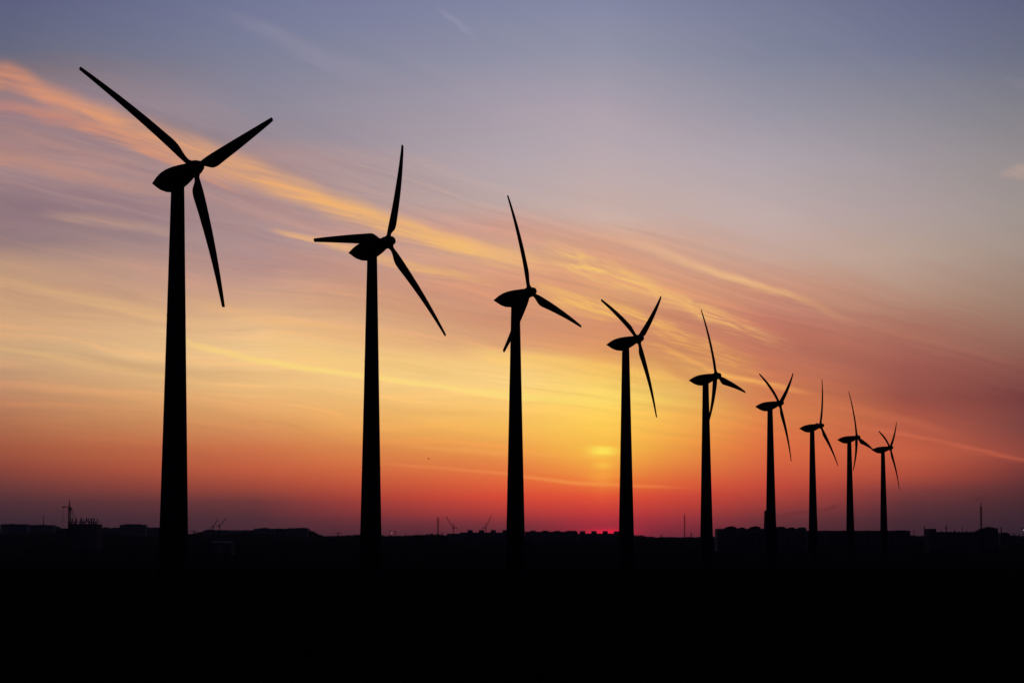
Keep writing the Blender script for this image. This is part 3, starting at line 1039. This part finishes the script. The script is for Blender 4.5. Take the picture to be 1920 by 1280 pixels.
STREAKS = [
 # points (px, py, half width px, strength), colour left, colour right, ragged amount, asymmetry
 ([(0,140,22,.62),(75,172,22,.66),(150,207,25,.70),(225,237,26,.72),(300,264,28,.75),(400,297,26,.75),(500,336,25,.75),(600,374,22,.85),(700,408,20,.95),(800,441,18,.9),(900,469,17,.65),(1000,489,17,.3),(1080,505,15,.0)], (226,148,112), (248,196,116), .8),
 ([(0,197,10,.4),(75,214,12,.6),(150,236,12,.7),(260,271,12,.62),(360,312,11,.4),(460,358,12,.0)], (214,138,112), (232,160,116), .9),
 ([(0,245,10,.0),(60,262,11,.15),(140,287,12,.25),(240,312,12,.2),(320,335,10,.0)], (200,140,122), (210,150,122), .9),
 ([(0,292,17,.3),(100,317,17,.35),(200,342,15,.32),(300,362,12,.15),(380,380,10,.0)], (199,141,117), (205,150,125), .9),
 ([(500,429,4,0),(530,436,5,.45),(575,446,6,.6),(620,456,8,.62),(700,480,9,.6),(780,501,9,.6),(860,516,9,.45),(950,531,9,.0)], (236,180,126), (240,182,112), .7),
 ([(60,397,7,.0),(120,406,8,.25),(200,416,10,.34),(300,433,8,.25),(400,450,8,.0)], (212,168,138), (212,168,138), .7),
 ([(0,530,9,.35),(100,550,10,.4),(230,576,11,.4),(330,596,10,.25),(430,612,9,.0)], (222,178,124), (236,190,120), .9),
 ([(0,654,5,.35),(60,663,5,.4),(120,674,6,.4),(250,697,6,.35),(340,712,5,.3),(450,736,5,.15),(520,746,5,.0)], (226,182,124), (238,190,122), .4),
 ([(280,610,8,.0),(350,641,6,.4),(450,667,6,.6),(550,685,6,.75),(640,699,5.5,.75),(750,713,5,.65),(850,728,5,.55),(960,741,6,.4),(1060,752,6,.0)], (250,211,126), (254,224,130), .5),
 ([(440,630,18,.0),(540,652,22,.35),(660,672,22,.4),(780,684,20,.3),(880,694,18,.0)], (246,202,126), (250,210,120), .9),
 ([(330,560,10,.0),(420,583,12,.3),(520,604,14,.35),(640,622,14,.35),(760,640,12,.2),(860,655,10,.0)], (238,185,118), (240,185,112), .9),
 ([(850,650,14,.0),(930,668,14,.5),(1010,676,13,.65),(1090,685,13,.6),(1180,700,12,.5),(1260,716,12,.3),(1360,735,12,.0)], (251,208,122), (252,192,88), .8),
 ([(880,735,7,.0),(960,742,7,.5),(1040,749,8,.6),(1120,752,8,.55),(1200,748,8,.4),(1300,756,8,.2),(1400,768,8,.0)], (250,226,124), (253,212,92), .8),
 ([(690,867,3,0),(760,872,3,.26),(860,880,3,.3),(960,890,3.2,.4),(1060,903,3.6,.5),(1160,909,3.6,.4),(1250,913,3,.18),(1320,916,3,.0)], (238,142,82), (252,152,72), .25),
 ([(720,832,4,0),(820,840,5,.25),(920,846,5,.3),(1020,852,5,.2),(1100,856,5,.0)], (240,165,90), (250,170,80), .4),
 ([(1500,778,5,0),(1600,797,5,.2),(1700,815,5,.45),(1780,831,5,.42),(1860,849,4.5,.42),(1920,862,4.5,.5)], (222,116,80), (206,100,76), .9),
 ([(1440,730,8,0),(1540,752,9,.3),(1640,776,9,.35),(1740,800,9,.25),(1840,825,8,.0)], (225,128,82), (200,100,75), .7),
 ([(1120,425,14,.0),(1180,447,14,.22),(1230,468,12,.4),(1280,490,10,.55),(1340,512,9,.75),(1400,529,8,.85),(1440,542,7,.7),(1490,556,7,.4),(1550,582,8,.15),(1620,612,8,.0)], (226,182,150), (243,186,116), .7),
 ([(1010,462,18,.0),(1050,480,20,.45),(1100,500,21,.72),(1160,519,20,.7),(1230,545,17,.5),(1300,577,17,.6),(1360,602,16,.5),(1420,625,14,.3),(1500,655,12,.0)], (246,198,118), (240,176,108), 1.5),
 ([(980,535,14,.0),(1050,556,15,.6),(1120,578,14,.7),(1200,597,12,.6),(1280,628,13,.55),(1350,655,11,.4),(1440,680,10,.0)], (248,195,106), (240,170,92), 1.4),
 ([(1200,610,9,.0),(1270,645,10,.4),(1330,665,9,.4),(1400,690,9,.25),(1470,712,8,.0)], (243,176,96), (236,160,90), 1.5),
 ([(1190,643,5,.0),(1250,655,5,.45),(1320,688,5,.5),(1360,704,5,.75),(1420,716,5,.75),(1470,726,5,.45),(1530,738,5,.0)], (248,182,98), (246,168,92), .5),
 ([(812,12,3,0),(830,24,5,.22),(860,44,7,.28),(885,64,7,.14),(905,78,6,.0)], (160,157,182), (160,157,182), .7),
 ([(400,25,13,.0),(460,44,15,.25),(530,72,17,.35),(600,108,18,.3),(700,140,20,.15),(800,170,20,.0)], (150,144,166), (165,155,172), .9),
 ([(1862,330,6,.0),(1885,326,9,.25),(1905,322,12,.4),(1920,321,13,.5)], (196,166,152), (198,166,150), .8),
 ([(1870,150,7,.0),(1892,152,9,.22),(1920,158,10,.3)], (140,132,146), (140,132,146), .8),
]
DARK = [
 ([(0,392,13,.35),(80,405,13,.38),(170,428,13,.3),(280,446,11,.22),(380,466,10,.0)], (136,112,118), (152,126,128), 1.0),
 ([(0,212,6,.4),(120,224,6,.4),(240,268,6,.35),(340,318,7,.35),(450,365,8,.3),(560,405,8,.2),(680,440,8,.0)], (168,122,122), (182,132,124), .7),
 ([(200,190,16,.0),(280,222,16,.35),(360,250,16,.4),(430,268,14,.3),(520,300,12,.0)], (128,116,128), (140,124,132), .7),
 ([(400,440,10,.0),(520,470,12,.35),(640,505,14,.4),(760,535,14,.4),(880,560,14,.35),(960,580,12,.0)], (176,138,134), (200,142,118), .9),
 ([(600,540,12,.0),(720,565,14,.35),(840,590,14,.45),(960,610,14,.4),(1060,630,12,.25),(1180,655,10,.0)], (202,148,120), (208,140,106), .9),
 ([(1180,655,10,.0),(1260,690,12,.35),(1340,730,12,.35),(1430,755,12,.25),(1520,770,10,.0)], (206,128,88), (200,115,84), .8),
 ([(1400,590,18,.0),(1480,620,20,.35),(1560,650,22,.3),(1650,690,22,.25),(1760,740,22,.2),(1860,780,22,.0)], (182,110,92), (128,70,68), .9),
]
nmix = mth('ADD', mth('MULTIPLY', n_str, .48), mth('MULTIPLY', n_fine, .52))
def after(b, v):      # evaluate v only once b is known (keeps the shader's working memory small)
    return mth('MULTIPLY_ADD', b, 1e-9, v)


count = 0
for grp in (DARK, STREAKS):
    for pts, ca, cb, rag in grp:
        if count % 4 == 0:
            U, Q, nmix = after(base, U), after(base, Q), after(base, nmix)
        count += 1
        st = []
        for px, py, hw, a in pts:
            u, q = uq(px, py)
            st.append((u, (q, hw / 1085.0, a * 1.28)))
        rp = ramp(U, st, 'CARDINAL')
        sep = nodes.new('ShaderNodeSeparateColor')
        links.new(rp, sep.inputs[0])
        qc, wd, am = sep.outputs[0], sep.outputs[1], sep.outputs[2]
        src = after(base, n_fleck) if rag > 1.2 else nmix
        qq = mth('ADD', Q, mth('MULTIPLY', mth('SUBTRACT', nmix, .5), .030 * min(rag, 1)))
        d = mth('DIVIDE', mth('SUBTRACT', qq, qc), mth('MAXIMUM', wd, .002))
        d2 = mth('MULTIPLY', d, d)
        gs = mth('EXPONENT', mth('MULTIPLY', d2, mth('MULTIPLY_ADD', d2, -.3, -.5)))
        if rag > 1.2:
            md = rng(src, .38, .66, .22, 1.25)
        else:
            md = rng(src, .33, .66, 1 - .85 * min(rag, 1), 1 + .22 * rag, smooth=False)
        f = mth('MULTIPLY', mth('MULTIPLY', gs, am), md, clamp=True)
        # colour changes along the streak
        cc = mixc(rng(U, pts[0][0] / 1920, pts[-1][0] / 1920, smooth=False), (*lin(ca), 1), (*lin(cb), 1))
        base = mixc(f, base, cc)


def spot(base, px, py, rx, ry, a, col, wob=0.0):
    u, q = uq(px, py)
    U, Q, n_fine = (after(base, v) for v in (U0, Q0, N0))
    ex = mth('DIVIDE', mth('SUBTRACT', U, u), rx / 1920)
    qq = Q if not wob else mth('ADD', Q, mth('MULTIPLY', mth('SUBTRACT', n_fine, .5), wob))
    ey = mth('DIVIDE', mth('SUBTRACT', qq, q), ry / 1085)
    r2 = mth('ADD', mth('MULTIPLY', ex, ex), mth('MULTIPLY', ey, ey))
    f = mth('MULTIPLY', mth('EXPONENT', mth('MULTIPLY', r2, -1.0)), a)
    return mixc(f, base, (*lin(col), 1))


U0, Q0, N0 = U, Q, n_fine
# the low sun behind cloud: pillar of glow, and the red rim on the horizon
base = spot(base, 1130, 850, 95, 55, .22, (255, 205, 75), .012)
base = spot(base, 1125, 785, 150, 60, .14, (255, 218, 90), .03)
base = spot(base, 1130, 846, 24, 9, .85, (255, 238, 95), .022)
base = spot(base, 1131, 872, 17, 5, .5, (255, 212, 80), .018)
base = spot(base, 1130, 872, 22, 40, .22, (255, 190, 70), .014)
base = spot(base, 1128, 893, 30, 8, .28, (255, 175, 70), .01)
base = spot(base, 1142, 997, 42, 6, .85, (244, 26, 66), .004)
base = spot(base, 1145, 985, 100, 16, .14, (200, 42, 56))

# rest of the dome: dim dusk overhead and behind the viewer
over = rng(Yq, .50, 1.4)
base = mixc(over, base, (*lin((44, 48, 84)), 1))
side = rng(dy, .80, .30)
base = mixc(side, base, (*lin((30, 30, 52)), 1))
back = rng(dy, .25, -.25)
base = mixc(back, base, (.009, .012, .034, 1))
below = rng(dz, .0, -.05)
base = mixc(below, base, (.0012, .0012, .0018, 1))

SUN_AZ = math.atan((1130 - 960) / F)
SUN_EL = math.radians(1.5)
sky = nodes.new('ShaderNodeTexSky')
sky.sky_type = 'NISHITA'
sky.sun_disc = False
sky.sun_elevation = SUN_EL
sky.sun_rotation = SUN_AZ
sky.dust_density = 3.0
b1 = nodes.new('ShaderNodeBackground')
links.new(sky.outputs[0], b1.inputs[0])
b1.inputs[1].default_value = 0.0006
b2 = nodes.new('ShaderNodeBackground')
links.new(base, b2.inputs[0])
b2.inputs[1].default_value = 1.0
ad = nodes.new('ShaderNodeAddShader')
links.new(b1.outputs[0], ad.inputs[0])
links.new(b2.outputs[0], ad.inputs[1])
out = nodes.new('ShaderNodeOutputWorld')
links.new(ad.outputs[0], out.inputs[0])

sun = bpy.data.lights.new('sun', 'SUN')
sun.energy = 0.12
sun.angle = math.radians(0.5)
sun.color = (1.0, .5, .28)
so = bpy.data.objects.new('sun', sun)
d = Vector((math.sin(SUN_AZ) * math.cos(SUN_EL), math.cos(SUN_AZ) * math.cos(SUN_EL), math.sin(SUN_EL)))
so.rotation_euler = (-d).to_track_quat('-Z', 'Y').to_euler()
so.location = (0, 300, 200)
COL.objects.link(so)

S.view_settings.view_transform = 'Standard'
S.view_settings.look = 'None'
S.view_settings.gamma = 1
S.view_settings.exposure = 0
S.view_settings.use_curve_mapping = False
S.cycles.volume_step_rate = 1

W.cycles.sampling_method = 'NONE'
S.cycles.max_bounces = 3
S.cycles.diffuse_bounces = 1
S.cycles.volume_bounces = 1
